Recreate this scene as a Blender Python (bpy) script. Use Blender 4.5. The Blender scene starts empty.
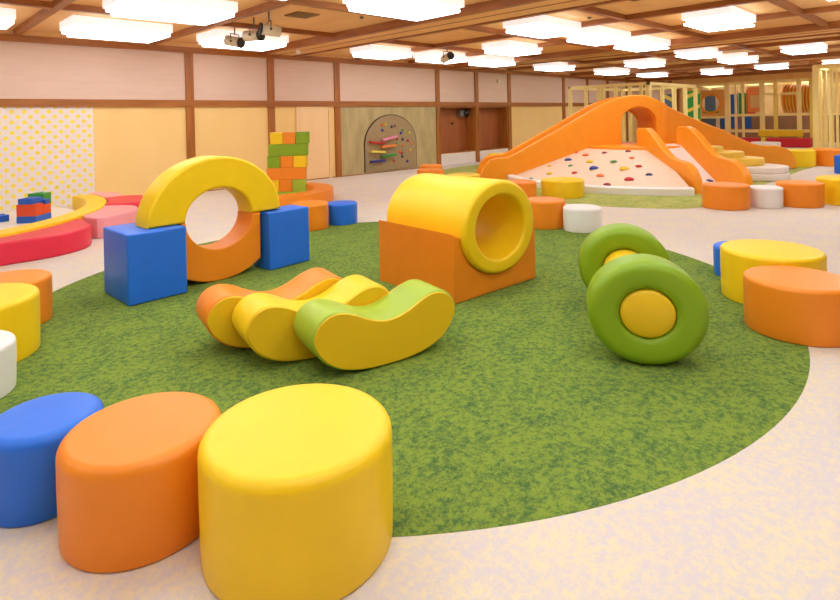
import bpy, bmesh, math, random
from mathutils import Vector, Matrix
random.seed(4)
scene = bpy.context.scene
COL = scene.collection
PI = math.pi
R = math.radians

# ------------------------------------------------------------------ materials
def lin(h):
    c = [int(h[i:i+2], 16) / 255 for i in (0, 2, 4)]
    return tuple((x / 12.92 if x <= .04045 else ((x + .055) / 1.055) ** 2.4) for x in c) + (1,)

def new_mat(name):
    m = bpy.data.materials.new(name); m.use_nodes = True
    nt = m.node_tree
    return m, nt, nt.nodes['Principled BSDF']

def plain(name, h, rough=.5, bump=0., spec=.5, coat=0.):
    m, nt, b = new_mat(name)
    b.inputs['Roughness'].default_value = rough
    b.inputs['Specular IOR Level'].default_value = spec
    b.inputs['Coat Weight'].default_value = coat
    tc = nt.nodes.new('ShaderNodeTexCoord')
    n = nt.nodes.new('ShaderNodeTexNoise'); n.inputs['Scale'].default_value = 6; n.inputs['Detail'].default_value = 3
    nt.links.new(tc.outputs['Object'], n.inputs['Vector'])
    r = nt.nodes.new('ShaderNodeValToRGB')
    c = lin(h)
    r.color_ramp.elements[0].position = .3; r.color_ramp.elements[1].position = .7
    r.color_ramp.elements[0].color = tuple(x * .955 for x in c[:3]) + (1,)
    r.color_ramp.elements[1].color = c
    nt.links.new(n.outputs['Fac'], r.inputs['Fac']); nt.links.new(r.outputs['Color'], b.inputs['Base Color'])
    if bump:
        n2 = nt.nodes.new('ShaderNodeTexNoise'); n2.inputs['Scale'].default_value = 9; n2.inputs['Detail'].default_value = 2
        nt.links.new(tc.outputs['Object'], n2.inputs['Vector'])
        bp = nt.nodes.new('ShaderNodeBump'); bp.inputs['Strength'].default_value = bump; bp.inputs['Distance'].default_value = .02
        nt.links.new(n2.outputs['Fac'], bp.inputs['Height']); nt.links.new(bp.outputs['Normal'], b.inputs['Normal'])
    return m

def vinyl(name, h): return plain('vinyl_' + name, h, .42, .10, .4)

def emit(name, col, s):
    m, nt, b = new_mat(name)
    b.inputs['Base Color'].default_value = (.9, .9, .9, 1)
    b.inputs['Emission Color'].default_value = col
    b.inputs['Emission Strength'].default_value = s
    return m

def streak(name, h1, h2, scale, rough=.6, detail=4, lo=.35, hi=.65):
    """noise stretched along an axis: wood grain, woven wall cloth"""
    m, nt, b = new_mat(name); b.inputs['Roughness'].default_value = rough
    tc = nt.nodes.new('ShaderNodeTexCoord'); mp = nt.nodes.new('ShaderNodeMapping'); mp.inputs['Scale'].default_value = scale
    n = nt.nodes.new('ShaderNodeTexNoise'); n.inputs['Scale'].default_value = 1; n.inputs['Detail'].default_value = detail
    r = nt.nodes.new('ShaderNodeValToRGB'); r.color_ramp.elements[0].position = lo; r.color_ramp.elements[1].position = hi
    r.color_ramp.elements[0].color = lin(h1); r.color_ramp.elements[1].color = lin(h2)
    nt.links.new(tc.outputs['Object'], mp.inputs['Vector']); nt.links.new(mp.outputs['Vector'], n.inputs['Vector'])
    nt.links.new(n.outputs['Fac'], r.inputs['Fac']); nt.links.new(r.outputs['Color'], b.inputs['Base Color'])
    return m

def carpet(name, cols, scale1, scale2, lo, hi, fine=.12, rgh=.72, wt=.45):
    """two-tone mottled loop carpet"""
    m, nt, b = new_mat(name); b.inputs['Roughness'].default_value = .95; b.inputs['Specular IOR Level'].default_value = .1
    L = nt.links.new
    tc = nt.nodes.new('ShaderNodeTexCoord')
    a = nt.nodes.new('ShaderNodeTexNoise'); a.inputs['Scale'].default_value = scale1; a.inputs['Detail'].default_value = 7; a.inputs['Roughness'].default_value = rgh
    a2 = nt.nodes.new('ShaderNodeTexNoise'); a2.inputs['Scale'].default_value = scale2; a2.inputs['Detail'].default_value = 2
    f = nt.nodes.new('ShaderNodeTexNoise'); f.inputs['Scale'].default_value = 240; f.inputs['Detail'].default_value = 1
    for n in (a, a2, f): L(tc.outputs['Object'], n.inputs['Vector'])
    s = nt.nodes.new('ShaderNodeMath'); s.operation = 'MULTIPLY_ADD'; s.inputs[1].default_value = wt
    L(a2.outputs['Fac'], s.inputs[0]); L(a.outputs['Fac'], s.inputs[2])
    r = nt.nodes.new('ShaderNodeValToRGB'); r.color_ramp.elements[0].position = lo; r.color_ramp.elements[1].position = hi
    r.color_ramp.elements[0].color = lin(cols[0]); r.color_ramp.elements[1].color = lin(cols[1])
    L(s.outputs[0], r.inputs['Fac'])
    mx = nt.nodes.new('ShaderNodeMix'); mx.data_type = 'RGBA'; mx.blend_type = 'OVERLAY'; mx.inputs['Factor'].default_value = fine
    L(r.outputs['Color'], mx.inputs['A']); L(f.outputs['Color'], mx.inputs['B'])
    L(mx.outputs['Result'], b.inputs['Base Color'])
    bp = nt.nodes.new('ShaderNodeBump'); bp.inputs['Strength'].default_value = .3; bp.inputs['Distance'].default_value = .004
    L(f.outputs['Fac'], bp.inputs['Height']); L(bp.outputs['Normal'], b.inputs['Normal'])
    return m

def dots(name, base, dot, pitch, rad):
    """wallpaper: two interleaved square lattices of round dots in the wall's x, z"""
    m, nt, b = new_mat(name); b.inputs['Roughness'].default_value = .7
    L = nt.links.new
    tc = nt.nodes.new('ShaderNodeTexCoord'); sp = nt.nodes.new('ShaderNodeSeparateXYZ'); L(tc.outputs['Object'], sp.inputs[0])
    def mth(op, a, bb=None):
        n = nt.nodes.new('ShaderNodeMath'); n.operation = op
        for i, v in enumerate((a, bb)):
            if v is None: continue
            if isinstance(v, (int, float)): n.inputs[i].default_value = v
            else: L(v, n.inputs[i])
        return n.outputs[0]
    ds = []
    for off in (0, .5):
        q = []
        for ax in ('X', 'Z'):
            t = mth('ADD', mth('DIVIDE', sp.outputs[ax], pitch), off + 50)
            q.append(mth('SUBTRACT', mth('FRACT', t), .5))
        ds.append(mth('SQRT', mth('ADD', mth('MULTIPLY', q[0], q[0]), mth('MULTIPLY', q[1], q[1]))))
    d = mth('MINIMUM', ds[0], ds[1])
    k = mth('LESS_THAN', d, rad / pitch)
    mx = nt.nodes.new('ShaderNodeMix'); mx.data_type = 'RGBA'
    mx.inputs['A'].default_value = lin(base); mx.inputs['B'].default_value = lin(dot)
    L(k, mx.inputs['Factor']); L(mx.outputs['Result'], b.inputs['Base Color'])
    return m

V = {k: vinyl(k, h) for k, h in dict(
    yellow='F8CE16', orange='F18C1E', blue='2470E2', green='86A818', white='EDE9E4', red='E22C46', pink='EE9AA0', deepyellow='F0C41E',
    lightpink='EFA9A6', slide='F79A1C', cream='F4CC50', lime='A5BE34', purple='3A3A8C', mat='EFE6DC', crimson='D0202C').items()}
M = dict(
    floor=carpet('hall_carpet', ('E2D3AE', 'D1C7C8'), 24, 3.2, .50, .66, .10, .85, .2),
    rug=carpet('green_carpet', ('48663A', '80943A'), 24, 5, .49, .64, .25, .85, .17),
    rug2=carpet('pale_green_carpet', ('8F9E50', 'B4B468'), 14, 3, .6, .8, .2),
    wood=streak('stained_wood', '985818', 'AE6A26', (14, 14, 1.2), .45),
    woodh=streak('stained_wood_rail', '985818', 'AE6A26', (1.2, 14, 14), .45),
    beam=streak('ceiling_beam_wood', '965626', 'AA6A32', (2, 2, 10), .5),
    ceil=streak('ceiling_board', 'E6B472', 'ECBE7E', (3, .6, 3), .65),
    cloth=streak('wall_cloth', 'DFC2AE', 'E3C7B4', (1.5, 4, 14), .8),
    cream=streak('cream_wall', 'F4CE84', 'F5D28A', (2, 2, .5), .7),
    peach=streak('peach_door', 'F2CA90', 'F5D09A', (3, 3, .4), .6),
    board=streak('pale_wood_board', 'AC9A6A', 'C2AF7C', (4, 4, 1.3), .6),
    felt=streak('brown_felt', '9A8560', 'A58F68', (20, 20, 20), .9),
    brown=streak('brown_door', 'A35A2C', 'B2683A', (8, 8, .8), .45),
    white=plain('white_paint', 'EDE4DC', .5),
    dots=dots('dot_wallpaper', 'EBE1DE', 'F4E04C', .185, .037),
    black=plain('black_plastic', '1E1A1A', .4),
    beige=plain('beige_metal', 'E2D2B2', .45),
    grey=plain('grey_metal', '77706A', .45),
    vent=plain('vent_metal', '8C6A38', .5),
    post=plain('cream_post', 'FDE596', .5),
    gymboard=plain('gym_board', 'EDAA48', .5),
    farwall=streak('far_wall_panel', 'E8BE7A', 'EEC886', (2, 2, .6), .7),
    dark=streak('dark_board', '7A5330', '8A603A', (4, 4, 1), .7),
    lamp=emit('lamp_diffuser', (.86, .94, 1, 1), 5.7),
    lampside=emit('lamp_side', (.9, .95, 1, 1), 1.9),
    housing=emit('lamp_housing', (.93, .95, 1, 1), .55),
    dull_blue=plain('dull_blue', '5E7898', .5),
    metal=plain('lamp_metal', 'E6E2DE', .4),
    bright_green=plain('toy_green', '2E9A3C', .4), toy_red=plain('toy_red', 'E4502A', .4), toy_blue=plain('toy_blue', '2462C8', .4),
    h_red=plain('hold_red', 'CE2A2A', .4), h_orange=plain('hold_orange', 'EE7A3C', .4), h_blue=plain('hold_blue', '24409A', .4),
    h_green=plain('hold_green', '5F9A54', .4), h_yellow=plain('hold_yellow', 'F2CC30', .4), h_maroon=plain('hold_maroon', '9A3A44', .4), h_navy=plain('hold_navy', '3A3A6E', .4),
    c_pink=plain('toy_pink', 'E88AB0', .4), c_navy=plain('toy_navy', '2A2C86', .4), c_yellow=plain('toy_yellow', 'F2D65A', .4), c_orange=plain('toy_orange', 'F08A3A', .4), c_red=plain('toy_crimson', 'C22A2E', .4),
)
M.update({'v_' + k: v for k, v in V.items()})

# ------------------------------------------------------------------ helpers
def link(name, bm, mat, parent=None, loc=(0, 0, 0), smooth=True):
    me = bpy.data.meshes.new(name); bm.normal_update(); bm.to_mesh(me); bm.free()
    me.materials.append(mat)
    o = bpy.data.objects.new(name, me); COL.objects.link(o)
    o.location = loc
    if parent: o.parent = parent
    return o

def tag(o, label=None, cat=None, group=None, kind=None):
    if label: o['label'] = label
    if cat: o['category'] = cat
    if group: o['group'] = group
    if kind: o['kind'] = kind
    return o

def thing(name, label, cat, loc=(0, 0, 0), group=None):
    o = bpy.data.objects.new(name, None); COL.objects.link(o); o.location = loc; o.empty_display_size = .1
    return tag(o, label, cat, group)

def dup(o, loc=None, rz=None, label=None, name=None):
    r = o.copy(); COL.objects.link(r)
    if loc is not None: r.location = loc
    if rz is not None: r.rotation_euler = (0, 0, rz)
    if label: r['label'] = label
    for ch in list(o.children):
        c = ch.copy(); COL.objects.link(c); c.parent = r
        for g in ch.children:
            d = g.copy(); COL.objects.link(d); d.parent = c
    return r

def box(bm, x0, x1, y0, y1, z0, z1):
    vs = [bm.verts.new(p) for p in ((x0,y0,z0),(x1,y0,z0),(x1,y1,z0),(x0,y1,z0),(x0,y0,z1),(x1,y0,z1),(x1,y1,z1),(x0,y1,z1))]
    for f in ((3,2,1,0),(4,5,6,7),(0,1,5,4),(1,2,6,5),(2,3,7,6),(3,0,4,7)): bm.faces.new([vs[i] for i in f])
    return bm

def B(*a): return box(bmesh.new(), *a)

def lathe(prof, n=64, bm=None, close=False):
    """prof: (radius, z) from the bottom axis out and up; smooth surface of revolution about z"""
    bm = bm or bmesh.new(); rings = []
    for r, z in prof:
        if r < 1e-6: rings.append([bm.verts.new((0, 0, z))])
        else: rings.append([bm.verts.new((r * math.cos(2*PI*i/n), r * math.sin(2*PI*i/n), z)) for i in range(n)])
    if close: rings.append(rings[0])
    for a, b in zip(rings, rings[1:]):
        for i in range(n):
            j = (i + 1) % n
            q = [a[i], a[j], b[j], b[i]] if len(a) > 1 and len(b) > 1 else ([a[0], b[j], b[i]] if len(a) == 1 else [a[i], a[j], b[0]])
            f = bm.faces.new(q); f.smooth = True
    return bm

def arc(cx, cz, r, a0, a1, n=6):
    return [(cx + r * math.cos(R(a0 + (a1-a0)*i/n)), cz + r * math.sin(R(a0 + (a1-a0)*i/n))) for i in range(n + 1)]

def puck(rad, h, r=.03, crown=.006):
    rb = .010
    prof = [(0, 0), (rad - rb - .004, 0)] + arc(rad - .004 - rb, rb, rb, -90, 0, 4) + [(rad - .002, h * .25), (rad, h * .6), (rad, h - r - .01)]
    prof += arc(rad - r, h - r, r, 0, 90, 8)[0:] + [(rad * .6, h + crown * .6), (rad * .25, h + crown), (0, h + crown)]
    return lathe(prof, 72)

def area2(p): return sum(p[i-1][0]*p[i][1] - p[i][0]*p[i-1][1] for i in range(len(p))) / 2

def prism(outline, depth, r=.02, frame=None, n=4, bm=None, smooth=True, sharp=30):
    """closed 2-D outline (s, z) pushed through depth along t, both rims rounded by r; frame maps (s, t, z) to the world"""
    bm = bm or bmesh.new()
    P = [Vector(p) for p in outline]
    if area2(outline) < 0: P.reverse()
    N = len(P); nrm = []
    for i in range(N):
        d0 = (P[i] - P[i-1]).normalized(); d1 = (P[(i+1) % N] - P[i]).normalized()
        n0 = Vector((d0.y, -d0.x)); n1 = Vector((d1.y, -d1.x)); m = n0 + n1
        m = m.normalized() if m.length > 1e-6 else n0
        c = max(.45, m.dot(n0)); nrm.append(m / c)
    lev = []
    if r > 0:
        for k in range(n + 1):
            a = PI/2 * k / n; lev.append((r * (1 - math.sin(a)), r * (1 - math.cos(a))))
        seq = lev + [(i, depth - t) for i, t in reversed(lev)]
    else: seq = [(0, 0), (0, depth)]
    rings = [[bm.verts.new((p.x - q.x * ins, t, p.y - q.y * ins)) for p, q in zip(P, nrm)] for ins, t in seq]
    for a, b in zip(rings, rings[1:]):
        for i in range(N):
            j = (i + 1) % N
            f = bm.faces.new([a[i], a[j], b[j], b[i]]); f.smooth = smooth
    c0 = bm.faces.new(list(reversed(rings[-1]))[::-1]); c1 = bm.faces.new(list(reversed(rings[0])))
    bmesh.ops.recalc_face_normals(bm, faces=bm.faces[:])
    if smooth:
        for e in bm.edges:
            if len(e.link_faces) == 2 and e.calc_face_angle(0) > R(sharp): e.smooth = False
    if frame:
        for v in bm.verts: v.co = frame(v.co)
    return bm

def rrect(w, h, r=.03, x0=0, z0=0, n=4):
    return (arc(x0 + w - r, z0 + r, r, -90, 0, n) + arc(x0 + w - r, z0 + h - r, r, 0, 90, n) +
            arc(x0 + r, z0 + h - r, r, 90, 180, n) + arc(x0 + r, z0 + r, r, 180, 270, n))

def fr(ox, oy, ang, base=(0, 0, 0), oz=0):
    """frame with s along heading ang from (ox, oy), t to its left, z up; minus base"""
    c, s = math.cos(R(ang)), math.sin(R(ang))
    return lambda v: Vector((ox + v.x*c - v.y*s - base[0], oy + v.x*s + v.y*c - base[1], v.z + oz - base[2]))

def smooth_loop(pts, k=3):
    """closed Catmull-Rom through pts"""
    out = []; n = len(pts)
    for i in range(n):
        p0, p1, p2, p3 = (Vector(pts[(i + d) % n]) for d in (-1, 0, 1, 2))
        for j in range(k):
            t = j / k
            q = .5 * ((2*p1) + (p2 - p0)*t + (2*p0 - 5*p1 + 4*p2 - p3)*t*t + (3*p1 - p0 - 3*p2 + p3)*t**3)
            out.append((q.x, q.y))
    return out

def flat_slab(outline_xy, z0, z1, r=.02, base=(0, 0, 0)):
    """footprint in plan raised from z0 to z1 with rounded rims"""
    return prism(outline_xy, z1 - z0, r, lambda v: Vector((v.x - base[0], v.z - base[1], v.y + z0 - base[2])))

def cyl(bm, p0, p1, rad, n=16):
    p0, p1 = Vector(p0), Vector(p1); d = (p1 - p0)
    m = Matrix.Translation((p0 + p1)/2) @ d.to_track_quat('Z', 'Y').to_matrix().to_4x4()
    g = bmesh.ops.create_cone(bm, cap_ends=True, segments=n, radius1=rad, radius2=rad, depth=d.length, matrix=m)
    for f in {f for v in g['verts'] for f in v.link_faces}: f.smooth = len(f.verts) == 4
    return bm

def struct(name, bm, mat, parent=None):
    o = link(name, bm, mat, parent)
    if not parent: o['kind'] = 'structure'
    return o

# view-aligned ground axes used only to lay out the far mountain: u across it, v into the hall
HD = R(45.57)
def uv(u, v): return Vector((u*math.sin(HD) + v*math.cos(HD), -u*math.cos(HD) + v*math.sin(HD)))
UANG = 45.57 - 90          # heading of +u

# ------------------------------------------------------------------ room shell
X0, X1, YR, YW, ZC = -4.5, 31.0, -6.0, 12.0, 3.2
struct('floor', B(X0, X1, YR, YW + .4, -.1, 0), M['floor'])
struct('ceiling', B(X0 - .2, X1 + .2, YR - .2, YW + .6, ZC, ZC + .1), M['ceil'])
wl = bmesh.new()
box(wl, X0, 12.6, YW, YW + .2, 0, ZC); box(wl, 12.6, 16.12, YW, YW + .2, 1.86, ZC); box(wl, 12.6, 16.12, YW, YW + .2, 0, .36)
box(wl, 16.12, X1, YW, YW + .2, 0, ZC); box(wl, 12.5, 16.3, YW + .45, YW + .55, 0, 2.2)
wl = struct('wall_left', wl, M['cream'])
def wp(name, x0, x1, z0, z1, mat, t=.012): return link(name, B(x0, x1, YW - t, YW, z0, z1), M[mat], wl)
posts = [-2.0, 1.2 - 2.4, 4.87, 6.80, 8.72, 12.52, 14.39, 16.20, 19.82, 21.7, 23.5, 25.4, 27.3, 29.2]
posts = [-2.2] + posts[2:]
edges = [X0] + posts + [X1]
for a, b in zip(edges, edges[1:]): wp('upper_panel', a + .02, b - .02, 1.96, 3.02, 'cloth')
wp('dot_wallpaper', X0, 3.03, 0, 1.86, 'dots')
wp('white_dado', 12.62, 16.1, 0, .355, 'white')
wp('wood_panel', 8.80, 12.43, 0, 1.86, 'board', .02)
for i, x in enumerate(posts):
    z0 = 0 if x > 4 else 1.9
    struct(f'trim_{i+1}', B(x - .085, x + .085, YW - .05, YW - .0005, z0, 3.02), M['wood'])
struct('trim_20', B(X0, X1, YW - .056, YW - .0005, 1.845, 1.985), M['woodh'])
struct('trim_21', B(X0, X1, YW - .07, YW - .0005, 2.99, 3.11), M['woodh'])
struct('trim_22', B(X0, X1, YW - .03, YW - .0005, 3.11, 3.2), M['ceil'])
struct('baseboard_left', B(3.03, 12.43, YW - .03, YW - .0005, 0, .02), M['wood'])
# two recessed brown doors
for i, (a, b) in enumerate(((12.62, 14.3), (14.48, 16.1))):
    d = struct(f'door_{i+1}', B(a, b, YW + .38, YW + .44, .36, 1.86), M['brown'])
    link('jamb', B(a - .02, a + .03, YW, YW + .38, .36, 1.86), M['wood'], d)
    link('jamb', B(b - .03, b + .02, YW, YW + .38, .36, 1.86), M['wood'], d)
    link('lintel', B(a + .03, b - .03, YW, YW + .38, 1.80, 1.86), M['wood'], d)
    link('sill', B(a + .03, b - .03, YW, YW + .38, .36, .39), M['wood'], d)
d = struct('door_3', B(7.56, 8.42, YW - .035, YW - .0005, .03, 1.80), M['peach'])
fm = bmesh.new(); box(fm, 7.47, 7.55, YW - .045, YW - .001, 0, 1.84); box(fm, 8.43, 8.5, YW - .045, YW - .001, 0, 1.84); box(fm, 7.55, 8.43, YW - .045, YW - .001, 1.805, 1.84)
link('door_frame', fm, M['peach'], d)
struct('trim_26', B(27.95, 28.05, YR, 10.9, 2.83, ZC), M['farwall'])
# other walls
struct('wall_far', B(X1, X1 + .2, YR, YW, 0, ZC), M['farwall'])
struct('trim_23', B(X1 - .05, X1 - .0005, YR, YW - .08, 2.98, 3.12), M['wood'])
struct('trim_24', B(X1 - .14, X1 - .001, YW - .3, YW - .09, 0, 2.98), M['wood'])
struct('trim_25', B(X1 - .04, X1 - .0005, YR, YW - .3, 0, 1.25), M['dark'])
struct('wall_right', B(X0, X1, YR - .2, YR, 0, ZC), M['board'])
struct('wall_back', B(X0 - .2, X0, YR, YW, 0, ZC), M['board'])
# ceiling timbers
k = 0
for x in (-.4, 1.86, 4.13, 9.38, 11.32, 16.2, 18.25, 23.2, 25.2, 30.2):
    k += 1; struct('ceiling_beam', B(x - .055, x + .055, YR, YW - .071, 3.11, ZC), M['beam'])
for y in (9.05, 6.74, 4.43, 2.25, 0, -2.3):
    struct('ceiling_beam', B(X0, X1, y - .05, y + .05, 3.115, ZC), M['beam'])
for a, b in ((6.5, 7.5), (13.3, 14.4), (20.3, 21.4), (27.3, 28.4)):
    o = struct('ceiling_beam', B(a + .1, b - .1, YR, YW - .071, 3.085, ZC), M['ceil'])
    for p, q in ((a, a + .1), (b - .1, b)): link('beam_edge', B(p, q, YR, YW - .071, 3.06, ZC), M['beam'], o)
    link('dark_strip', B((a+b)/2 - .012, (a+b)/2 + .012, YR, YW - .071, 3.078, 3.085), M['beam'], o)  # thin dark strip along the middle of the wide soffit

# ------------------------------------------------------------------ ceiling lights
def light(loc, label, group=None):
    t = thing('ceiling_light', label, 'ceiling light', loc, group)
    hb = B(-.75, .75, -.43, .43, .08, .22); link('housing', hb, M['housing'], t)
    sd = prism([(-.74, .02), (.74, .02), (.74, .08), (-.74, .08)], .70, 0, lambda v: Vector((v.x, v.y - .35, v.z)), smooth=False)
    link('side_glass', sd, M['lampside'], t)
    df = prism([(-.64, 0), (.64, 0), (.66, .035), (-.66, .035)], .86, 0, lambda v: Vector((v.x, v.y - .43, v.z - .012)), smooth=False)
    link('diffuser', df, M['lamp'], t)
    return t
rows = [
 ('row nearest the panelled wall', [(.78, 10.3), (3.0, 10.3), (5.25, 10.25), (8.75, 10.15), (10.75, 10.1), (12.75, 10.0), (15.95, 9.95), (19.6, 9.8), (22.4, 9.5)]),
 ('second row out from the panelled wall', [(3.0, 7.9), (10.8, 7.85), (17.4, 7.6), (23.5, 7.45)]),
 ('third row out from the panelled wall', [(5.3, 5.65), (8.65, 5.62), (10.6, 5.58), (12.55, 5.55), (15.8, 5.45), (18.6, 5.3), (22.5, 5.35)]),
 ('row above the right of the mountain', [(10.45, 3.25), (17.0, 3.32), (22.7, 3.45)])]
ords = 'first second third fourth fifth sixth seventh eighth ninth'.split()
L0 = None
for rn, pts in rows:
    for i, (x, y) in enumerate(pts):
        lab = f'lit white ceiling light, {ords[i]} from the near end, {rn}'
        if L0 is None: L0 = light((x, y, 2.98), lab); L0.scale = (1, 1, 1)
        else:
            o = dup(L0, (x, y, 2.98), label=lab)
            if x > 8: o.scale = (.91, .88, .95)
for x, y in ((.78, 5.6), (3.0, 3.3), (5.25, 1.1), (8.65, 1.1), (.78, 1.1), (12.6, 1.0), (22.5, 1.1), (-2.2, 5.6), (3.0, 1.1), (.78, 3.3), (5.25, 3.3), (3.0, 5.6), (.78, -1.2), (3.0, -1.2), (-2.2, 3.3), (-2.2, 1.1), (26.2, 2.5), (29.4, 3.2), (29.4, 5.4), (29.4, 7.5), (29.4, 9.6), (29.3, 1.0), (18, -.2), (14.9, 1.0), (17.0, 1.0), (19.5, 1.0), (10.5, 1.0)):  # extra lamps added out of sight to brighten foreground, mountain and far frame
    o = dup(L0, (x, y, 2.98), label='added unseen white ceiling light that brightens the hall'); o['group'] = 'added unseen ceiling lights'

# ceiling vents, sprinklers, detector
for loc, lab in (((4.97, 7.72), 'small brown square ceiling vent near the hanging spotlights'), ((8.0, 3.55), 'brown ceiling vent board above the top middle of the view')):
    t = thing('ceiling_vent', lab, 'vent', (loc[0], loc[1], ZC - .02))
    link('frame', B(-.2, .2, -.2, .2, 0, .0199), M['vent'], t)
    s = bmesh.new()
    for i in range(6): box(s, -.17 + i*.06, -.14 + i*.06, -.17, .17, -.008, 0)
    link('slats', s, M['vent'], t)
for x, y, lab in ((5.85, 7.3, 'small dark ceiling sprinkler beside the wide timber soffit'), (9.0, 4.9, 'small dark ceiling sprinkler above the orange cradle')):
    b = bmesh.new(); cyl(b, (0, 0, 0), (0, 0, -.03), .03); tag(link('sprinkler', b, M['grey'], loc=(x, y, ZC - .0005)), lab, 'sprinkler')
b = bmesh.new(); cyl(b, (0, 0, 0), (0, 0, .09), .06); tag(link('smoke_detector', b, M['white'], loc=(6.87, 10.85, 2.995)), 'small white detector under the ceiling above the toy block tower', 'detector')
b = B(-.09, .09, 0, .06, -.05, .05); tag(link('wall_sensor', b, M['beige'], loc=(15.6, YW - .075, 2.72)), 'small beige sensor high on the pinkish panel above the brown doors', 'sensor')

# spotlights
def spot(loc, d, label):
    t = thing('spotlight', label, 'spotlight', loc)
    d = Vector(d).normalized()
    b = bmesh.new(); cyl(b, -d*.17, d*.12, .09, 24); body = link('lamp_body', b, M['beige'], t)
    b = bmesh.new(); cyl(b, d*.12, d*.15, .094, 24); link('front_rim', b, M['black'], t)
    side = d.cross(Vector((0, 0, 1))).normalized()
    b = bmesh.new()
    for s in (-1, 1): cyl(b, side*s*.108, side*s*.108 + Vector((0, 0, .13)), .009, 8)
    cyl(b, side*-.108 + Vector((0, 0, .13)), side*.108 + Vector((0, 0, .13)), .009, 8)
    link('bracket', b, M['grey'], t)
    b = bmesh.new()
    for s in (-1, 1): cyl(b, side*s*.098, side*s*.118, .018, 10)
    link('pivot_knob', b, M['black'], t)
    b = bmesh.new(); cyl(b, (0, 0, .13), (0, 0, ZC - loc[2]), .013, 10); link('stem', b, M['grey'], t)
    return t
r2 = uv(1, 0); f2 = uv(0, 1)
def dv(a, b, c): return (r2.x*a + f2.x*b, r2.y*a + f2.y*b, c)
spot((4.55, 9.2, 2.895), dv(.9, -.35, -.2), 'beige hanging spotlight, leftmost of three, tilted down in front of a ceiling light')
spot((4.50, 8.42, 2.905), dv(.9, -.4, -.02), 'beige hanging spotlight, middle of three beside the ceiling light')
spot((4.44, 7.83, 2.915), dv(-.85, -.5, .1), 'beige hanging spotlight, rightmost of three, black end turned left')
spot((9.5, 8.75, 2.88), dv(.55, -.8, .2), 'beige hanging spotlight alone over the arched activity board')

# ------------------------------------------------------------------ carpets
def disc(name, c, rad, mat, label, z=.0015):
    o = link(name, lathe([(0, 0), (rad, 0), (rad, z), (0, z)], 160), M[mat], loc=(c[0], c[1], 0))
    for p in o.data.polygons: p.use_smooth = False
    return tag(o, label, 'carpet')
disc('round_carpet', (3.385, 3.81), 3.095, 'rug', 'large round mottled green carpet under the foam play shapes')
pts2 = smooth_loop([(8.4, 5.3), (8.58, 4.1), (9.25, 3.22), (11, 3.2), (13.5, 3.25), (16, 3.3), (17.9, 3.4), (19, 5), (18.4, 8), (16, 10.8), (12.5, 11.2), (10.2, 10.0), (8.9, 7.6)], 8)
tag(link('green_carpet', prism(pts2, .0015, 0, lambda v: Vector((v.x, v.z, v.y)), smooth=False), M['rug2']), 'pale green carpet around the orange climbing mountain', 'carpet')

# ------------------------------------------------------------------ round stools
Z = .002
def stool(col, x, y, rad, h, label, **kw):
    o = link('round_stool', puck(rad, h - .010, kw.get('r', .042 if y < 3 and x < 2 else .032)), V[col], loc=(x, y, Z))
    return tag(o, label, 'stool')
stool('yellow', 1.078, 1.762, .338, .415, 'largest yellow round stool in the foreground, touching the orange one')
stool('orange',   .721, 2.281, .283, .362, 'orange round stool in the foreground between the blue and yellow stools')
stool('blue', .484, 2.721, .211, .333, 'blue round stool in the foreground, left of the orange stool')
stool('white', .325, 4.03, .258, .298, 'white round stool cut by the left edge, in front of the yellow stool')
stool('yellow', .445, 4.648, .366, .399, 'yellow round stool at the left edge behind the white stool')
stool('orange', .715, 5.254, .288, .356, 'orange round stool at the left edge, mostly behind a yellow stool')
stool('orange', 4.505, .938, .325, .367, 'orange round stool at the right edge in front of the yellow stool')
stool('yellow', 5.13, 1.245, .362, .405, 'yellow round stool on the right between the orange and blue stools')
stool('blue', 5.638, 1.623, .212, .285, 'blue round stool peeking out behind the right-hand yellow stool')
stool('orange', 9.53, 2.925, .335, .375, 'orange round stool in front of the slope, left of a white stool')
stool('white', 9.97, 2.49, .243, .322, 'white round stool between two orange stools in front of the mountain')
stool('orange', 10.41, 2.12, .318, .375, 'orange round stool right of the white one, before the yellow stool at the edge')
stool('yellow', 11.1, 1.60, .43, .415, 'wide yellow round stool cut by the right edge, beside an orange stool')
stool('blue', 4.86, 6.615, .222, .311, 'blue round stool at the green carpet edge behind the right blue cube')
stool('orange', 4.34, 6.66, .26, .365, 'orange round stool squeezed between blue cube and small blue stool')
stool('yellow', 9.103, 5.56, .39, .325, 'yellow round stool in front of the climbing slope')
stool('orange', 6.50, 4.25, .27, .375, 'orange round stool just right of the yellow tunnel, beside a white stool')
stool('white', 6.58, 3.735, .245, .315, 'white round stool at the green carpet edge right of the yellow tunnel')
stool('orange', 8.12, 5.86, .33, .36, 'orange round stool mostly behind the yellow tunnel, left of a yellow stool')
stool('yellow', *uv(.84, 11.1), .33, .375, 'yellow round stool whose top shows over the yellow tunnel')
stool('orange', 8.9, 8.78, .30, .365, 'front one of two orange stools beyond the yellow tunnel')
stool('orange', 9.75, 9.6, .27, .36, 'rear one of two orange stools beyond the yellow tunnel')
stool('yellow', *uv(2.17, 15.1), .36, .5, 'yellow round seat behind the foot of the orange slide')
stool('yellow', *uv(10.05, 14.95), .42, .45, 'yellow round seat at the right end of the mountain wall')
stool('orange', *uv(10.98, 14.95), .44, .45, 'orange round seat beyond the mountain, between yellow seat and blue cube')
stool('white', 24.6, 6.1, .5, .3, 'low white round seat before the red blocks under the play frame')

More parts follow.
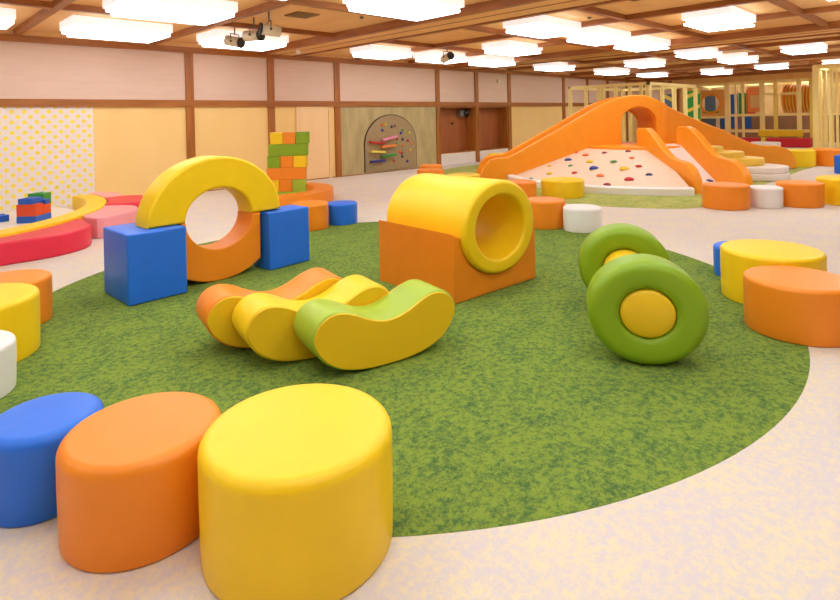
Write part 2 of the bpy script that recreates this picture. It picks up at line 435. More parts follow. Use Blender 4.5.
# ------------------------------------------------------------------ cubes and ring
def soft_box(name, mat, x, y, ang, w, d, h, label, cat, r=.016, z=Z):
    b = prism(rrect(w, h, r, -w/2, 0), d, r, lambda v: Vector((v.x, v.y - d/2, v.z)))
    o = link(name, b, M[mat], loc=(x, y, z)); o.rotation_euler = (0, 0, R(ang))
    return tag(o, label, cat)
soft_box('foam_cube', 'v_blue', 1.712, 5.2635, 2.0, .492, .592, .588, 'blue foam cube under the left end of the yellow arch', 'foam block')
soft_box('foam_cube', 'v_blue', 3.057, 5.235, 5, .502, .305, .578, 'blue foam cube under the right end of the yellow arch', 'foam block')
def ell(cx, cz, a, b, t0, t1, n): return [(cx + a*math.cos(R(t0+(t1-t0)*i/n)), cz + b*math.sin(R(t0+(t1-t0)*i/n))) for i in range(n+1)]
AX, AY, AA = 1.689, 5.085, 3.5
o = prism(ell(.665, 0, .668, .583, 0, 180, 40) + ell(.665, 0, .335, .285, 180, 0, 28), .29, .025, fr(0, 0, AA))
tag(link('foam_arch', o, V['yellow'], loc=(AX, AY, .592)), 'yellow half-ring foam arch lying across two blue cubes', 'foam arch')
low = [(x, z) for x, z in ell(.665, .585, .668, .585, 180, 360, 60) if .29 < x < 1.09]
low = [(.29, .585)] + low + [(1.09, .585)]
o = prism(low + ell(.665, .585, .335, .285, 360, 180, 28), .29, .012, fr(0, 0, AA))
tag(link('foam_ring', o, V['orange'], loc=(AX, AY, Z)), 'orange U-shaped foam half ring standing between two blue cubes', 'foam arch')

# ------------------------------------------------------------------ wobble bananas
def banana():
    top = [(-.487, .235), (-.468, .305), (-.415, .357), (-.335, .375), (-.245, .352), (-.16, .310), (-.08, .280), (0, .268)]
    bot = [(.455, .155), (.39, .085), (.30, .037), (.19, .010), (.08, 0.0)]
    right = [(-x, z) for x, z in reversed(top[:-1])]
    return [(x*1.025, .19 + (z - .19)*1.03) for x, z in smooth_loop(top + right + bot + [(-x, z) for x, z in reversed(bot)], 3)]
BN = banana()
def rocker(x, y, skin, face, label):
    t = thing('foam_rocker', label, 'foam rocker', (x, y, Z + .007))
    f = fr(0, 0, -12)
    link('padded_body', prism(BN, .325, .018, f), V[skin], t)
    ins = [(p[0]*.975, .19 + (p[1]-.19)*.95) for p in BN]
    b = prism(ins, .02, .006, lambda v: f(Vector((v.x, v.y - .006, v.z)))); tag(link('side_face', b, V[face], t), f'yellow side face' if face != skin else None)
    b = prism(ins, .02, .006, lambda v: f(Vector((v.x, v.y + .311, v.z)))); link('side_face', b, V[face], t)
    return t
cs, sn = math.cos(R(-12)), math.sin(R(-12))
def roc(n, s): return (2.034 + .203*cs + s*cs - n*sn, 2.62 + .203*sn + s*sn + n*cs)
rocker(*roc(0, 0), 'lime', 'deepyellow', 'banana-shaped foam rocker with green top, nearest of three')
rocker(*roc(.348, -.28), 'yellow', 'deepyellow', 'all-yellow banana-shaped foam rocker in the middle of three')
rocker(*roc(.70, -.43), 'orange', 'deepyellow', 'banana-shaped foam rocker with orange top, farthest of three')

# ------------------------------------------------------------------ tunnel in cradle
CA = -3.2
cut = ell(.532, .556, .468, .405, 0, -180, 36)
out = [(1.05, 0), (1.05, .56)] + [(x, z) for x, z in cut if z < .545] + [(-.012, .56), (-.012, 0)]
t = prism(out, .985, .012, fr(0, 0, CA), sharp=40)
tag(link('foam_cradle', t, V['orange'], loc=(3.305, 3.014, Z)), 'orange square foam cradle with a hollow top holding the yellow tunnel', 'foam cradle')
Rr, ri, ln = .458, .316, 1.04
prof = [(ri, .03)] + [(ri + .03 - .03*math.cos(R(a)), .03 - .03*math.sin(R(a))) for a in (30, 60, 90)] + arc(Rr - .04, .04, .04, -90, 0, 6) + arc(Rr - .04, ln - .04, .04, 0, 90, 6) + [(ri + .03, ln), (ri + .008, ln - .012), (ri, ln - .03)]
bm = lathe(prof, 72, close=True)
bmesh.ops.recalc_face_normals(bm, faces=bm.faces[:])
T = thing('foam_tunnel', 'yellow foam cylinder tunnel lying in the orange cradle', 'foam tunnel', (3.306, 3.026, 0))
f = fr(0, 0, CA)
for v in bm.verts: v.co = f(Vector((.532 + v.co.x, v.co.z - .06, .556 + v.co.y*.868)))
link('tunnel_shell', bm, V['yellow'], T)

# ------------------------------------------------------------------ dumbbell
N_ = uv(1.318, 3.28); F_ = uv(1.605, 4.53); ax = (F_ - N_); LD = ax.length; ang = math.degrees(math.atan2(ax.y, ax.x)) - 90
T = thing('foam_dumbbell', 'green foam dumbbell with two wheels and a yellow axle', 'foam dumbbell', (N_.x, N_.y, Z))
WR, WT, HR = .340, .27, .157
f = fr(0, 0, ang)
for y0 in (0, LD - WT):
    prof = [(HR + .003, .03), (HR + .02, .012), (HR + .045, .004)] + arc(WR - .06, .06, .06, -90, 0, 7) + arc(WR - .06, WT - .06, .06, 0, 90, 7) + [(HR + .045, WT - .004), (HR + .02, WT - .012), (HR + .003, WT - .03)]
    bm = lathe(prof, 72, close=True); bmesh.ops.recalc_face_normals(bm, faces=bm.faces[:])
    for v in bm.verts: v.co = f(Vector((v.co.x, v.co.z + y0, (v.co.y + WR)*.915)))
    link('wheel', bm, V['green'], T)
prof = [(0, -.002), (HR*.6, 0), (HR - .035, .006)] + arc(HR - .025, .035, .025, -70, 0, 4) + [(HR, LD - .035)] + arc(HR - .025, LD - .035, .025, 0, 70, 4) + [(HR*.6, LD), (0, LD + .002)]
bm = lathe(prof, 56)
for v in bm.verts: v.co = f(Vector((v.co.x, v.co.z, (v.co.y + WR)*.915)))
bmesh.ops.recalc_face_normals(bm, faces=bm.faces[:])
tag(link('axle', bm, V['deepyellow'], T), 'yellow axle and hub')

# ------------------------------------------------------------------ left bench garden
RC = (-.4, 10.7)
def rim(r, a): return (RC[0] + r*math.cos(R(a)), RC[1] + r*math.sin(R(a)))
o = [rim(3.17, a) for a in range(-115, 11, 3)] + [rim(2.88, a) for a in range(8, -118, -3)]
tag(link('padded_border', flat_slab(o, 0, .285, .02), V['yellow']), 'yellow curved padded rim around the dotted-wall play corner', 'padded rim')
def petal(col, pts, h, label):
    tag(link('curved_bench', flat_slab(smooth_loop(pts, 4), 0, h, .025), V[col]), label, 'bench')
def on(a0, a1, r=3.185, n=5): return [rim(r, a0 + (a1-a0)*i/n) for i in range(n+1)]
petal('red', [(-.3, 7.47), (.3, 7.3), (.97, 7.46), (1.43, 7.48), (1.76, 7.63), (1.93, 7.86), (1.97, 8.1)] + on(-42, -88, n=7), .252, 'red curved low bench in front, left, beside the yellow rim')
petal('pink', [(2.1, 8.25), (2.4, 8.34), (2.68, 8.58), (2.80, 8.86), (2.79, 9.15)] + on(-23.5, -40.5, n=4), .275, 'pink curved low bench between two red benches')
petal('red', [(2.86, 9.3), (3.1, 9.35), (3.26, 9.65), (3.3, 10.05), (3.16, 10.3)] + on(-6.5, -23, n=4), .29, 'red curved low bench behind the pink one')
petal('lightpink', [(2.88, 10.36), (3.04, 10.45), (3.12, 10.75), (3.06, 11.1), (2.9, 11.35)] + on(10, -5, n=4), .29, 'pale pink curved low bench nearest the wall')
tag(link('play_mat', flat_slab([rim(2.86, a) for a in range(-115, 21, 3)] + [(-1.6, 11.3)], 0, .06, .01), V['mat']), 'pale floor mat inside the yellow rim', 'mat')
def brick(mat, s, n, w, d, z, h, label, studs=True, ang=48, c0=(1.74, 10.17)):
    a = R(ang); p = (c0[0] + s*math.cos(a) - n*math.sin(a), c0[1] + s*math.sin(a) + n*math.cos(a))
    T = thing('toy_brick', label, 'toy brick', (p[0], p[1], z)); T.rotation_euler = (0, 0, a)
    link('brick_body', prism(rrect(w, h, .008, -w/2, 0), d, .008, lambda v: Vector((v.x, v.y - d/2, v.z))), M[mat], T)
    if not studs: return
    b = bmesh.new(); k = max(1, round(w/.1))
    for i in range(k): cyl(b, (-w/2 + (i+.5)*w/k, 0, h - .001), (-w/2 + (i+.5)*w/k, 0, h + .012), .03, 12)
    link('studs', b, M[mat], T)
brick('toy_blue', 0, 0, .37, .29, .0605, .10, 'long blue toy brick at the bottom of the little brick wall', False)
brick('toy_red', -.094, 0, .182, .285, .162, .175, 'red-orange toy brick, taller left one in the middle course', False)
brick('toy_red', .094, 0, .182, .285, .162, .14, 'red-orange toy brick, lower right one in the middle course', False)
brick('toy_blue', -.06, .02, .24, .2, .338, .085, 'blue toy brick on top of the little brick wall')
brick('toy_blue', .125, -.05, .11, .16, .303, .07, 'small blue toy brick on the lower red brick')
brick('c_yellow', .29, .1, .14, .2, .0605, .21, 'small yellow toy brick under the green one', False)
brick('bright_green', .30, .1, .2, .24,   .272, .18, 'green toy brick standing tall behind the red bricks')
brick('toy_blue', 0, 0, .3, .2, .0605, .10, 'blue toy brick lying alone at the left edge', True, 15, (1.31, 10.56))

# ------------------------------------------------------------------ block tower in curved bench
c = uv(-2.9, 10.4)
ring = [(c.x + 1.25*math.cos(R(a)), c.y + 1.25*math.sin(R(a))) for a in range(-128, 83, 5)] + [(c.x + .9*math.cos(R(a)), c.y + .9*math.sin(R(a))) for a in range(82, -129, -5)]
tag(link('curved_bench', flat_slab(ring, 0, .235, .02), V['orange']), 'low orange ring-shaped bench around the toy block tower', 'bench')
tc = uv(-2.435, 10.25); TA = UANG + 4
cw = .232; bh = .2155; bd = .24
courses = [  # bottom up: sideways shift, pieces (start column, columns, colour)
 (.00, [(0, 3, 'lime')]),
 (-.03, [(0, 1, 'yellow'), (1, 1, 'orange'), (2, 1, 'lime')]),
 (-.02, [(0, 3, 'orange')]),
 (-.0, [(0, 1, 'green'), (1, 1, 'orange'), (2, 1, 'yellow')]),
 (.02, [(0, 3, 'green')]),
 (.05, [(0, 1, 'yellow'), (1, 1, 'orange'), (2, 1, 'green')])]
cn = ['bottom', 'second', 'third', 'fourth', 'fifth', 'top']; nm = {'lime': 'green', 'green': 'green', 'yellow': 'yellow', 'orange': 'orange'}
pos = ['left', 'middle', 'right']
for i, (sh, ps) in enumerate(courses):
    for j, n, colr in ps:
        w = n*cw - .006; s = (j + n/2 - 1.5)*cw + sh
        a = R(TA); p = (tc.x + s*math.cos(a), tc.y + s*math.sin(a))
        lab = (f'long {nm[colr]} foam block, {cn[i]} course of the toy block tower' if n == 3 else f'{nm[colr]} foam cube, {pos[j]} one in the {cn[i]} course of the block tower')
        soft_box('foam_block', 'v_' + colr, p[0], p[1], TA + (i % 3 - 1)*2, w, bd, bh - .002, lab, 'foam block', .012, .001 + i*bh)

# ------------------------------------------------------------------ arched activity board on the wall
T = thing('activity_board', 'arched brown activity board with coloured rails on the pale wood wall', 'activity board', (10.57, YW - .0205, 0))
def arch(w, zs, zt, n=28): return [(w, 0.052), (w, zs)] + [(w*math.cos(R(a)), zs + (zt - zs)*math.sin(R(a))) for a in [180*i/n for i in range(1, n)]] + [(-w, zs), (-w, 0.052)]
link('board_edge', prism(arch(.99, .78, 1.62), .02, 0, lambda v: Vector((v.x, v.y - .02, v.z)), smooth=False), M['black'], T)
link('board_face', prism(arch(.965, .775, 1.595), .03, 0, lambda v: Vector((v.x, v.y - .03, v.z + .002)), smooth=False), M['felt'], T)
for colr, x0, z0, x1, z1 in (('c_red', 9.73, .87, 10.23, .81), ('c_pink', 10.17, .9, 10.7, .99), ('c_orange', 10.14, .71, 10.69, .74), ('c_yellow', 9.75, .61, 10.25, .57), ('bright_green', 10.14, .44, 10.66, .48), ('c_navy', 9.75, .33, 10.24, .33)):
    d = Vector((x1 - x0, z1 - z0)); n = Vector((-d.y, d.x)).normalized()*.028; a = Vector((x0 - 10.57, z0)); e = Vector((x1 - 10.57, z1))
    tag(link('marble_rail', prism([tuple(a - n), tuple(e - n), tuple(e + n), tuple(a + n)], .11, .008, lambda v: Vector((v.x, v.y - .139, v.z))), M[colr], T), colr.split('_')[-1] + ' rail')
dotp = [(10.22,1.18),(10.33,1.34),(10.22,1.33),(10.57,1.27),(10.69,1.29),(10.92,1.08),(10.99,1.16),(11.25,1.07),(10.98,.89),(11.19,.85),(10.98,.72),(11.28,.57),(10.95,.5),(10.63,.3),(11.15,.25),(10.86,.54),(10.78,.91),(11.33,.75),(10.95,.4),(10.78,.78)]
dc = ['h_blue', 'h_yellow', 'h_orange', 'h_navy', 'h_maroon', 'h_blue', 'h_green', 'c_yellow', 'h_navy', 'h_red', 'c_orange', 'c_yellow', 'h_maroon', 'h_red', 'h_blue', 'h_orange', 'h_maroon', 'c_orange', 'h_navy', 'h_green']
for (x, z), m_ in zip(dotp, dc):
    b = bmesh.new(); bmesh.ops.create_uvsphere(b, u_segments=10, v_segments=6, radius=.045)
    for v in b.verts: v.co = Vector((v.co.x*random.uniform(.7, 1.1) + x - 10.57, v.co.y*.6 - .045, v.co.z*random.uniform(.7, 1.1) + z))
    link('peg', b, M[m_], T)
# wall device on the first brown door
T = thing('wall_camera', 'small black and grey device on the first brown recessed door', 'camera', (14.03, YW + .3, 1.63))
link('bracket_box', B(-.2, .0, -.1, .08, -.11, .1), M['grey'], T)
b = bmesh.new(); cyl(b, (.02, -.02, 0), (.16, -.14, -.01), .11, 20); link('lens_barrel', b, M['black'], T)
b = bmesh.new(); cyl(b, (.155, -.136, -.01), (.165, -.144, -.01), .06, 16); link('lens', b, M['white'], T)
b = bmesh.new(); cyl(b, (0, 0, 0), (0, -.03, 0), .045, 14); tag(link('door_knob', b, M['black'], loc=(13.6, YW + .379, 1.3)), 'small dark round knob on the first brown recessed door', 'knob')

# ------------------------------------------------------------------ climbing mountain
MC = uv(5.1, 13.1)
MT = thing('climbing_mountain', 'orange climbing mountain with slide, white slope, holds and round steps', 'climbing mountain', (MC.x, MC.y, .002))
mb = (MC.x, MC.y, 0)
def wallframe(p0, p1):
    a, b = uv(*p0), uv(*p1); d = b - a
    return fr(a.x, a.y, math.degrees(math.atan2(d.y, d.x)), mb)
R0, R1, Z0_, Z1_ = 3.1, 1.15, .12, .74
def ma(r, a, z):       # polar point about the mountain centre; a = 0 along +u, 90 away into the hall
    p = uv(r*math.cos(R(a)), r*math.sin(R(a))); return Vector((p.x, p.y, z))
def sector(prof, a0, a1, n):
    bm = bmesh.new(); rg = [[bm.verts.new(ma(r, a0 + (a1-a0)*i/n, z)) for r, z in prof] for i in range(n+1)]
    for a, b in zip(rg, rg[1:]):
        for i in range(len(prof)):
            j = (i+1) % len(prof)
            if prof[i][0] < 1e-6 and prof[j][0] < 1e-6: continue
            bm.faces.new([a[i], b[i], b[j], a[j]])
    bm.faces.new(rg[0]); bm.faces.new(list(reversed(rg[-1])))
    bmesh.ops.recalc_face_normals(bm, faces=bm.faces[:])
    return bm
link('climbing_slope', sector([(1.0, 0), (R0 - .12, 0), (R0 - .12, .1), (R1, Z1_), (1.0, Z1_)], 180, 266, 50), plain('slope_board', 'E9CDB2', .55), MT)
link('slope_kerb', sector([(R0 - .16, .0), (R0, 0), (R0, Z0_), (R0 - .04, Z0_ + .02), (R0 - .16, Z0_ + .02)], 180, 266, 50), V['white'], MT)
link('platform', sector([(.05, 0), (1.0, 0), (1.22, .66), (1.22, .76), (1.18, .785), (.05, .785)], 0, 359.9, 72), V['slide'], MT)
A1 = [(.02, 0), (.05, .15), (.14, .34), (.27, .48), (.45, .525), (.68, .54), (.9, .63), (1.15, .77), (2.19, 1.33), (2.84, 1.69), (3.15, 1.83), (3.4, 1.9), (3.62, 1.93), (3.94, 1.91), (4.2, 1.80), (4.40, 1.70)]
door = [(4.40, 0), (4.15, 0), (4.15, 1.3)] + [(3.745 + .405*math.cos(R(a)), 1.3 + .34*math.sin(R(a))) for a in range(15, 180, 15)] + [(3.34, 1.3), (3.34, 0)]
link('slide_wall', prism(A1 + door, .19, .03, wallframe((1.34, 13.0), (5.7, 13.0)), sharp=50), V['slide'], MT)
A2 = [(s, z) for s, z in A1]
door2 = [(4.40, 0), (4.152, 0), (4.152, 1.25)] + [(3.745 + .403*math.cos(R(a)), 1.25 + .34*math.sin(R(a))) for a in range(15, 180, 15)] + [(3.338, 1.25), (3.338, 0)]
link('slide_wall', prism(A2 + door2, .19, .03, wallframe((1.36, 14.05), (5.72, 14.05)), sharp=50), V['slide'], MT)
core = [(2.9, 0), (2.9, 1.55), (3.3, 1.75), (3.62, 1.82), (3.94, 1.8), (4.36, 1.62)] + [(4.36, 0)] + [(4.15, 0), (4.15, 1.3)] + [(3.745 + .405*math.cos(R(a)), 1.3 + .34*math.sin(R(a))) for a in range(15, 180, 15)] + [(3.34, 1.3), (3.34, 0)]
link('tunnel_core', prism(core, .86, 0, wallframe((1.34, 13.19), (5.7, 13.19)), smooth=False), V['slide'], MT)
link('slide_bed', prism([(.3, 0), (.35, .1), (.8, .14), (2.7, 1.15), (2.9, 1.15), (2.9, 0)], .86, .0, wallframe((1.34, 13.19), (5.7, 13.19)), smooth=False), V['yellow'], MT)
D_ = [(-.05, 0), (-.05, 1.71), (.2, 1.61), (.43, 1.51), (.96, 1.31), (1.82, 1.03), (2.3, .83), (2.62, .71), (2.94, .645), (3.25, .625), (3.5, .61), (3.75, .555), (3.95, .46), (4.09, .32), (4.16, .15), (4.17, 0)]
link('side_wall', prism(D_, .2, .03, wallframe((5.7, 13.0), (9.64, 14.35)), sharp=50), V['slide'], MT)
B_ = [(-.02, 0), (-.02, 1.13), (.03, 1.178), (.34, 1.185), (.45, 1.15), (.67, 1.0), (1.0, .76), (1.24, .62), (1.42, .58), (1.6, .565), (1.78, .53), (1.93, .43), (2.04, .28), (2.08, .1), (2.09, 0)]
link('divider_wall', prism(B_, .16, .03, wallframe((4.75, 12.3), (5.02, 10.26)), sharp=50), V['slide'], MT)
C_ = [(-.01, 0), (-.01, 1.14), (.05, 1.19), (.33, 1.2), (.45, 1.165), (.66, 1.05), (.97, .80), (1.14, .67), (1.3, .61), (1.6, .585), (1.78, .54), (1.94, .43), (2.03, .28), (2.06, .12), (2.06, 0)]
link('divider_wall', prism(C_, .16, .03, wallframe((5.57, 12.2), (5.90, 10.2)), sharp=50), V['slide'], MT)
link('ramp', prism([(0, 0), (0, .80), (.40, .80), (1.6, .07), (2.2, .05), (2.2, 0)], .78, 0, wallframe((4.90, 12.35), (5.22, 10.15)), smooth=False), V['white'], MT)
# round steps between the second divider and the right wall
def step(u, v, rad, z0, z1, col):
    p = uv(u, v)
    bm = lathe([(0, z0), (rad - .02, z0)] + arc(rad - .025, z0 + .03, .025, -60, 0, 3) + arc(rad - .03, z1 - .03, .03, 0, 90, 5) + [(0, z1)], 56)
    for w in bm.verts: w.co = w.co + Vector((p.x - MC.x, p.y - MC.y, 0))
    link('round_step', bm, V[col], MT)
step(7.42, 12.45, .66, 0, .15, 'mat'); step(7.42, 12.45, .645, .15, .29, 'mat')
step(7.2, 12.68, .50, .29, .46, 'cream'); step(6.86, 12.84, .49, .0, .595, 'cream'); step(6.5, 12.95, .44, .0, .71, 'cream')
# climbing holds
def slope_pt(r, a): return ma(r, a, .1 + (R0 - .12 - r)/(R0 - .12 - R1)*(Z1_ - .1))
HO = [('red',1.49,-174.2,.05),('orange',1.58,-154.6,.08),('maroon',1.41,-141,.06),('maroon',1.3,-120.9,.065),('blue',1.88,-162.3,.085),('green',2.14,-151.3,.06),('red',2.44,-142.1,.065),('yellow',1.88,-142.2,.085),('blue',2.18,-135,.10),('orange',2.49,-128,.075),('maroon',2.85,-122.6,.075),('green',1.84,-126.8,.075),('yellow',2.15,-119,.10),('red',2.6,-115.4,.09),('orange',1.64,-116,.06),('red',2.03,-111.6,.07),('navy',2.39,-107.1,.065),('yellow',2.57,-155.3,.075),('yellow',2.25,-167,.06),('yellow',2.71,-134.5,.06),('green',2.9,-160.2,.06),]
HP = [(c_, slope_pt(r_, a_), z_*.92) for c_, r_, a_, z_ in HO]
for c_, u_, v_, z_, sz_ in (('green', 5.44, 12.05, .68, .09), ('blue', 5.65, 11.0, .13, .075)):
    q = uv(u_ - 5.1, v_ - 13.1); HP.append((c_, Vector((q.x, q.y, z_)), sz_))
for colr, p, sz in HP:
    b = bmesh.new(); bmesh.ops.create_icosphere(b, subdivisions=3, radius=1)
    ph = random.uniform(0, 6)
    for v in b.verts:
        k = 1 + .22*math.sin(3*math.atan2(v.co.y, v.co.x) + ph)
        v.co = Vector((v.co.x*sz*k, v.co.y*sz*k, max(-.2, v.co.z)*sz*.6)) + p
    for f_ in b.faces: f_.smooth = True
    tag(link('climbing_hold', b, M['h_' + colr], MT), colr + ' hold')

# ------------------------------------------------------------------ play frames
PW = .10
def post(T, x, y, z0, z1, w=PW, mat='post'): return link('post', prism(rrect(w, w, .02, -w/2, -w/2, 3), z1 - z0, 0, lambda v: Vector((v.x + x, v.z + y, v.y + z0))), M[mat], T)
def rail(T, p, q, w=.09, mat='post', name='rail'):
    b = bmesh.new(); x0, x1 = sorted((p[0], q[0])); y0, y1 = sorted((p[1], q[1])); z = p[2]; h = w/2
    box(b, x0 - h*.9, x1 + h*.9, y0 - h*.9, y1 + h*.9, z - h, z + h); return link(name, b, M[mat], T)
T = thing('climbing_gym', 'cream post-and-rail play frame standing behind the mountain peak', 'play frame', (0, 0, .002))
for y in (9.49, 8.93, 8.5, 8.36, 7.94, 7.5, 7.16): post(T, 16.1, y, 0, 2.31)
post(T, 16.1, 6.95, 0, 2.31, .15)
for x in (17.07, 17.99, 18.89, 19.8): post(T, x, 6.95, 0, 2.31, .11)
post(T, 19.8, 9.49, 0, 2.31)
rail(T, (16.1, 6.95, 2.36), (16.1, 9.49, 2.36)); rail(T, (16.1, 6.95, 2.361), (19.8, 6.95, 2.361)); rail(T, (16.1, 9.49, 2.362), (19.8, 9.49, 2.362)); rail(T, (19.8, 6.95, 2.363), (19.8, 9.49, 2.363))
# back play frame
XB = 27.7
T = thing('climbing_gym', 'long yellow play frame with rails, window panel and ribbed tube along the far wall', 'play frame')
for y, w, m_ in ((9.75, .16, 'post'), (8.35, .2, 'post'), (8.01, .1, 'post'), (7.72, .1, 'post'), (6.97, .17, 'post'), (6.46, .14, 'c_yellow'), (5.61, .16, 'post'), (5.14, .2, 'c_yellow')): post(T, XB, y, 0, 2.8, w, m_)
for y in (9.75, 5.14): post(T, 29.6, y, 0, 2.8, .16)
rail(T, (XB, 5.14, 2.75), (XB, 9.75, 2.75), .13); rail(T, (XB - .01, 5.14, 1.32), (XB - .01, 8.35, 1.32), .11); rail(T, (XB - .01, 5.14, .62), (XB - .01, 9.75, .62), .13)
rail(T, (XB - .01, 5.61, 2.2), (XB - .01, 6.97, 2.2), .1); rail(T, (XB, 9.75, 2.751), (29.6, 9.75, 2.751), .12); rail(T, (XB, 5.14, 2.751), (29.6, 5.14, 2.751), .12); rail(T, (29.6, 5.14, 2.75), (29.6, 9.75, 2.75), .12)
rail(T, (XB - .02, 8.35, 1.24), (XB - .02, 9.75, 1.24), .09)
# window panel: square board with a round opening
n = 40; bm = bmesh.new(); y0, y1, z0, z1, cy, cz, rw = 8.47, 9.66, 1.29, 2.5, 9.05, 1.88, .40
def sq(a):
    c_, s_ = math.cos(a), math.sin(a); k = min((((y1-cy) if c_ > 0 else (cy-y0)) / abs(c_)) if abs(c_) > 1e-6 else 9, (((z1-cz) if s_ > 0 else (cz-z0)) / abs(s_)) if abs(s_) > 1e-6 else 9); return (cy + k*c_, cz + k*s_)
rg = []
for xx in (XB - .03, XB + .03):
    rg.append([bm.verts.new((xx, cy + rw*math.cos(2*PI*i/n), cz + rw*math.sin(2*PI*i/n))) for i in range(n)]); rg.append([bm.verts.new((xx, *sq(2*PI*i/n + .0001))) for i in range(n)])
for i in range(n):
    j = (i+1) % n
    bm.faces.new([rg[0][i], rg[0][j], rg[1][j], rg[1][i]]); bm.faces.new([rg[2][j], rg[2][i], rg[3][i], rg[3][j]])
    bm.faces.new([rg[0][j], rg[0][i], rg[2][i], rg[2][j]]); bm.faces.new([rg[1][i], rg[1][j], rg[3][j], rg[3][i]])
bmesh.ops.recalc_face_normals(bm, faces=bm.faces[:])
tag(link('window_panel', bm, M['gymboard'], T), 'orange panel with round window')
# window rim ring
bm = lathe([(rw - .02, -.06), (rw + .07, -.06), (rw + .07, .0), (rw - .02, .0)], 40, close=True); bmesh.ops.recalc_face_normals(bm, faces=bm.faces[:])
for v in bm.verts: v.co = Vector((XB - .03 + v.co.z, cy + v.co.x, cz + v.co.y))
link('window_rim', bm, V['slide'], T)
link('ledge', B(XB - .05, XB + .25, 8.72, 9.38, 1.44, 1.56), M['bright_green'], T)
link('back_panel', B(29.0, 29.06, 8.3, 9.0, .7, 2.3), M['toy_blue'], T)
link('back_panel', B(29.0, 29.06, 9.0, 9.75, .7, 2.3), M['dull_blue'], T)
link('inner_post', B(28.6, 28.7, 9.0, 9.14, .7, 2.5), M['white'], T)
link('back_panel', B(29.05, 29.1, 7.95, 8.28, 1.3, 2.35), M['bright_green'], T)
link('back_panel', B(29.05, 29.1, 7.6, 7.95, 1.3, 2.5), M['toy_red'], T)
link('ladder_panel', B(28.0, 28.06, 7.05, 7.62, 1.45, 2.55), M['c_orange'], T)
link('ladder_opening', B(27.985, 28.0, 7.15, 7.5, 1.65, 2.2), M['farwall'], T)
link('back_panel', B(29.05, 29.1, 7.75, 8.2, .7, 1.25), M['toy_blue'], T)
# ribbed tube
prof = [(0, 0)]
for i in range(13): prof += [(.60, i*.145), (.66, i*.145 + .05), (.66, i*.145 + .09), (.60, i*.145 + .14)]
prof += [(0, 13*.145)]
bm = lathe(prof, 40)
for v in bm.verts: v.co = Vector((28.75 + v.co.x, 5.2 + v.co.z*.62, 2.0 + v.co.y*.95))
for f_ in bm.faces: f_.smooth = True
bmesh.ops.recalc_face_normals(bm, faces=bm.faces[:])
rb = bmesh.new()
for i in range(9): lathe([(.675, .12 + i*.2), (.705, .14 + i*.2), (.705, .18 + i*.2), (.675, .2 + i*.2)], 40, rb, True)
for v in rb.verts: v.co = Vector((28.75 + v.co.x, 5.2 + v.co.z*.62, 2.0 + v.co.y*.95))
bmesh.ops.recalc_face_normals(rb, faces=rb.faces[:])
tag(link('tube_ribs', rb, M['c_yellow'], T), 'pale yellow ribs')
tag(link('ribbed_tube', bm, V['orange'], T), 'orange ribbed crawl tube')
tag(link('padded_bar', prism(rrect(1.6, .27, .05, 0, 0), .3, .03, lambda v: Vector((XB - .38 + v.y, 7.05 - v.x, v.z + .39))), V['yellow'], T), 'yellow padded bar')
# spiral-stripe boards between the two frames
T = thing('stripe_board', 'green board with pale slanting stripes beside the round-window panel', 'board', (20.5, 7.3, 0))
link('board', B(-.03, .03, -.26, .26, 0, 2.25), M['bright_green'], T)
for i in range(4): link('stripe', prism([(-.25, .45 + i*.5), (.25, .65 + i*.5), (.25, .77 + i*.5), (-.25, .57 + i*.5)], .02, 0, lambda v: Vector((-.05 + v.y, -v.x, v.z)), smooth=False), M['c_yellow'], T)
T = thing('stripe_board', 'blue board with pale slanting stripes behind the mountain peak', 'board', (21.5, 8.5, 0))
link('board', B(-.03, .03, -.25, .25, 0, 2.2), M['dull_blue'], T)
for i in range(4): link('stripe', prism([(-.24, .75 + i*.45), (.24, .5 + i*.45), (.24, .65 + i*.45), (-.24, .9 + i*.45)], .02, 0, lambda v: Vector((-.05 + v.y, -v.x, v.z)), smooth=False), M['c_yellow'], T)
T = thing('panel_board', 'yellow board with dark bolts between the striped boards', 'board', (21.2, 7.6, 0))
link('board', B(-.03, .03, -.28, .28, 0, 2.3), V['deepyellow'], T)
# red blocks along the foot of the back frame
soft_box('foam_block', 'v_crimson', 26.6, 5.75, 90, 1.5, .5, .37, 'long red foam block at the foot of the far play frame, right one', 'foam block', .03, .001)
soft_box('foam_block', 'v_crimson', 26.6, 7.7, 90, 1.9, .5, .37, 'long red foam block at the foot of the far play frame, left one', 'foam block', .03, .001)
soft_box('foam_block', 'v_cream', 26.6, 6.62, 90, .16, .5, .4, 'narrow cream foam block between the two red blocks', 'foam block', .02, .001)
# near right frame
T = thing('climbing_gym', 'tall cream slatted play frame at the right edge', 'play frame')
XR = 21.8
post(T, XR, 3.95, 0, 2.9, .17)
for y in (3.71, 3.55, 3.40, 3.25, 3.08, 2.9): post(T, XR, y, 0, 2.75, .075)
for x in (22.5, 23.3): post(T, x, 3.95, 0, 2.85, .09)
post(T, XR, 2.3, 0, 2.9, .17); post(T, 24.2, 3.95, 0, 2.9, .15); post(T, 24.2, 2.3, 0, 2.9, .15)
rail(T, (XR, 2.3, 2.88), (XR, 3.95, 2.88), .14); rail(T, (XR, 3.95, 2.881), (24.2, 3.95, 2.881), .13); rail(T, (24.2, 2.3, 2.88), (24.2, 3.95, 2.88), .13); rail(T, (XR - .01, 2.3, 1.35), (XR - .01, 3.95, 1.35), .07); rail(T, (XR + .6, 2.3, 2.3), (XR + .6, 3.7, 2.3), .1)
soft_box('foam_mat', 'v_yellow', 21.1, 3.3, 90, 1.5, .6, .30, 'yellow foam mat before the slatted frame at the right edge', 'mat', .03, .001)
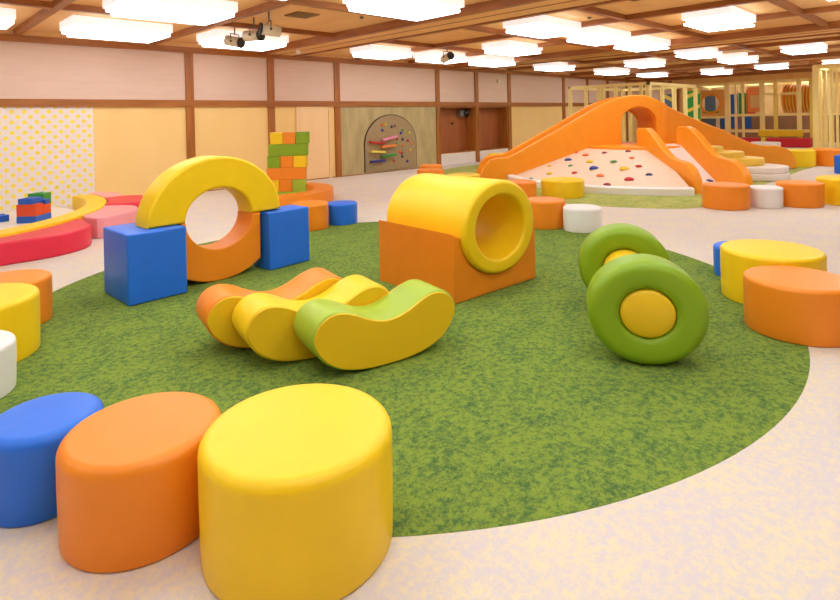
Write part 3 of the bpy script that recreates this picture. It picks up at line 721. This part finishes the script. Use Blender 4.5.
soft_box('foam_cube', 'v_blue', 16.25, 2.33, 0, .5, .5, .42, 'small blue foam cube at the far right edge by the orange seat', 'foam block', .03, .001)

# ------------------------------------------------------------------ groups of repeated things
GROUPS = dict(round_stool='round padded stools', ceiling_light='lit ceiling lights', foam_rocker='banana foam rockers', toy_brick='toy bricks in the play corner',
    spotlight='hanging spotlights', curved_bench='curved low benches', foam_cube='blue foam cubes', climbing_gym='play frames at the far end', stripe_board='striped boards', ceiling_vent='ceiling vents', sprinkler='ceiling sprinklers')
for o in list(COL.objects):
    if o.parent or 'category' not in o or 'group' in o: continue
    k = o.name.split('.')[0]
    if k == 'foam_block': o['group'] = 'blocks of the toy block tower' if 'tower' in o['label'] else 'foam blocks at the foot of the far frame'
    elif k in GROUPS: o['group'] = GROUPS[k]

# ------------------------------------------------------------------ camera, world, view
pit, rol = R(.37), R(1.215)
f = Vector((math.cos(HD), math.sin(HD), 0)); r = Vector((math.sin(HD), -math.cos(HD), 0)); d = Vector((0, 0, -1))
f_ = f*math.cos(pit) + d*math.sin(pit); d_ = d*math.cos(pit) - f*math.sin(pit)
rr = r*math.cos(rol) + d_*math.sin(rol); dd = d_*math.cos(rol) - r*math.sin(rol)
cam = bpy.data.cameras.new('camera'); co = bpy.data.objects.new('camera', cam); COL.objects.link(co)
cam.sensor_width = 36; cam.lens = 24.0; cam.shift_y = -(300 - 121.6)/840; cam.clip_start = .02; cam.clip_end = 100
co.matrix_world = Matrix(((rr.x, -dd.x, -f_.x, 0), (rr.y, -dd.y, -f_.y, 0), (rr.z, -dd.z, -f_.z, 1.5), (0, 0, 0, 1)))
scene.camera = co
w = bpy.data.worlds.new('world'); scene.world = w; w.use_nodes = True
w.node_tree.nodes['Background'].inputs['Color'].default_value = (.5, .5, .5, 1); w.node_tree.nodes['Background'].inputs['Strength'].default_value = .1
vs = scene.view_settings
vs.view_transform = 'Standard'; vs.look = 'None'; vs.gamma = 1; vs.use_curve_mapping = False; vs.exposure = 0.18
scene.cycles.max_bounces = 8; scene.cycles.diffuse_bounces = 6; scene.cycles.sample_clamp_indirect = 6
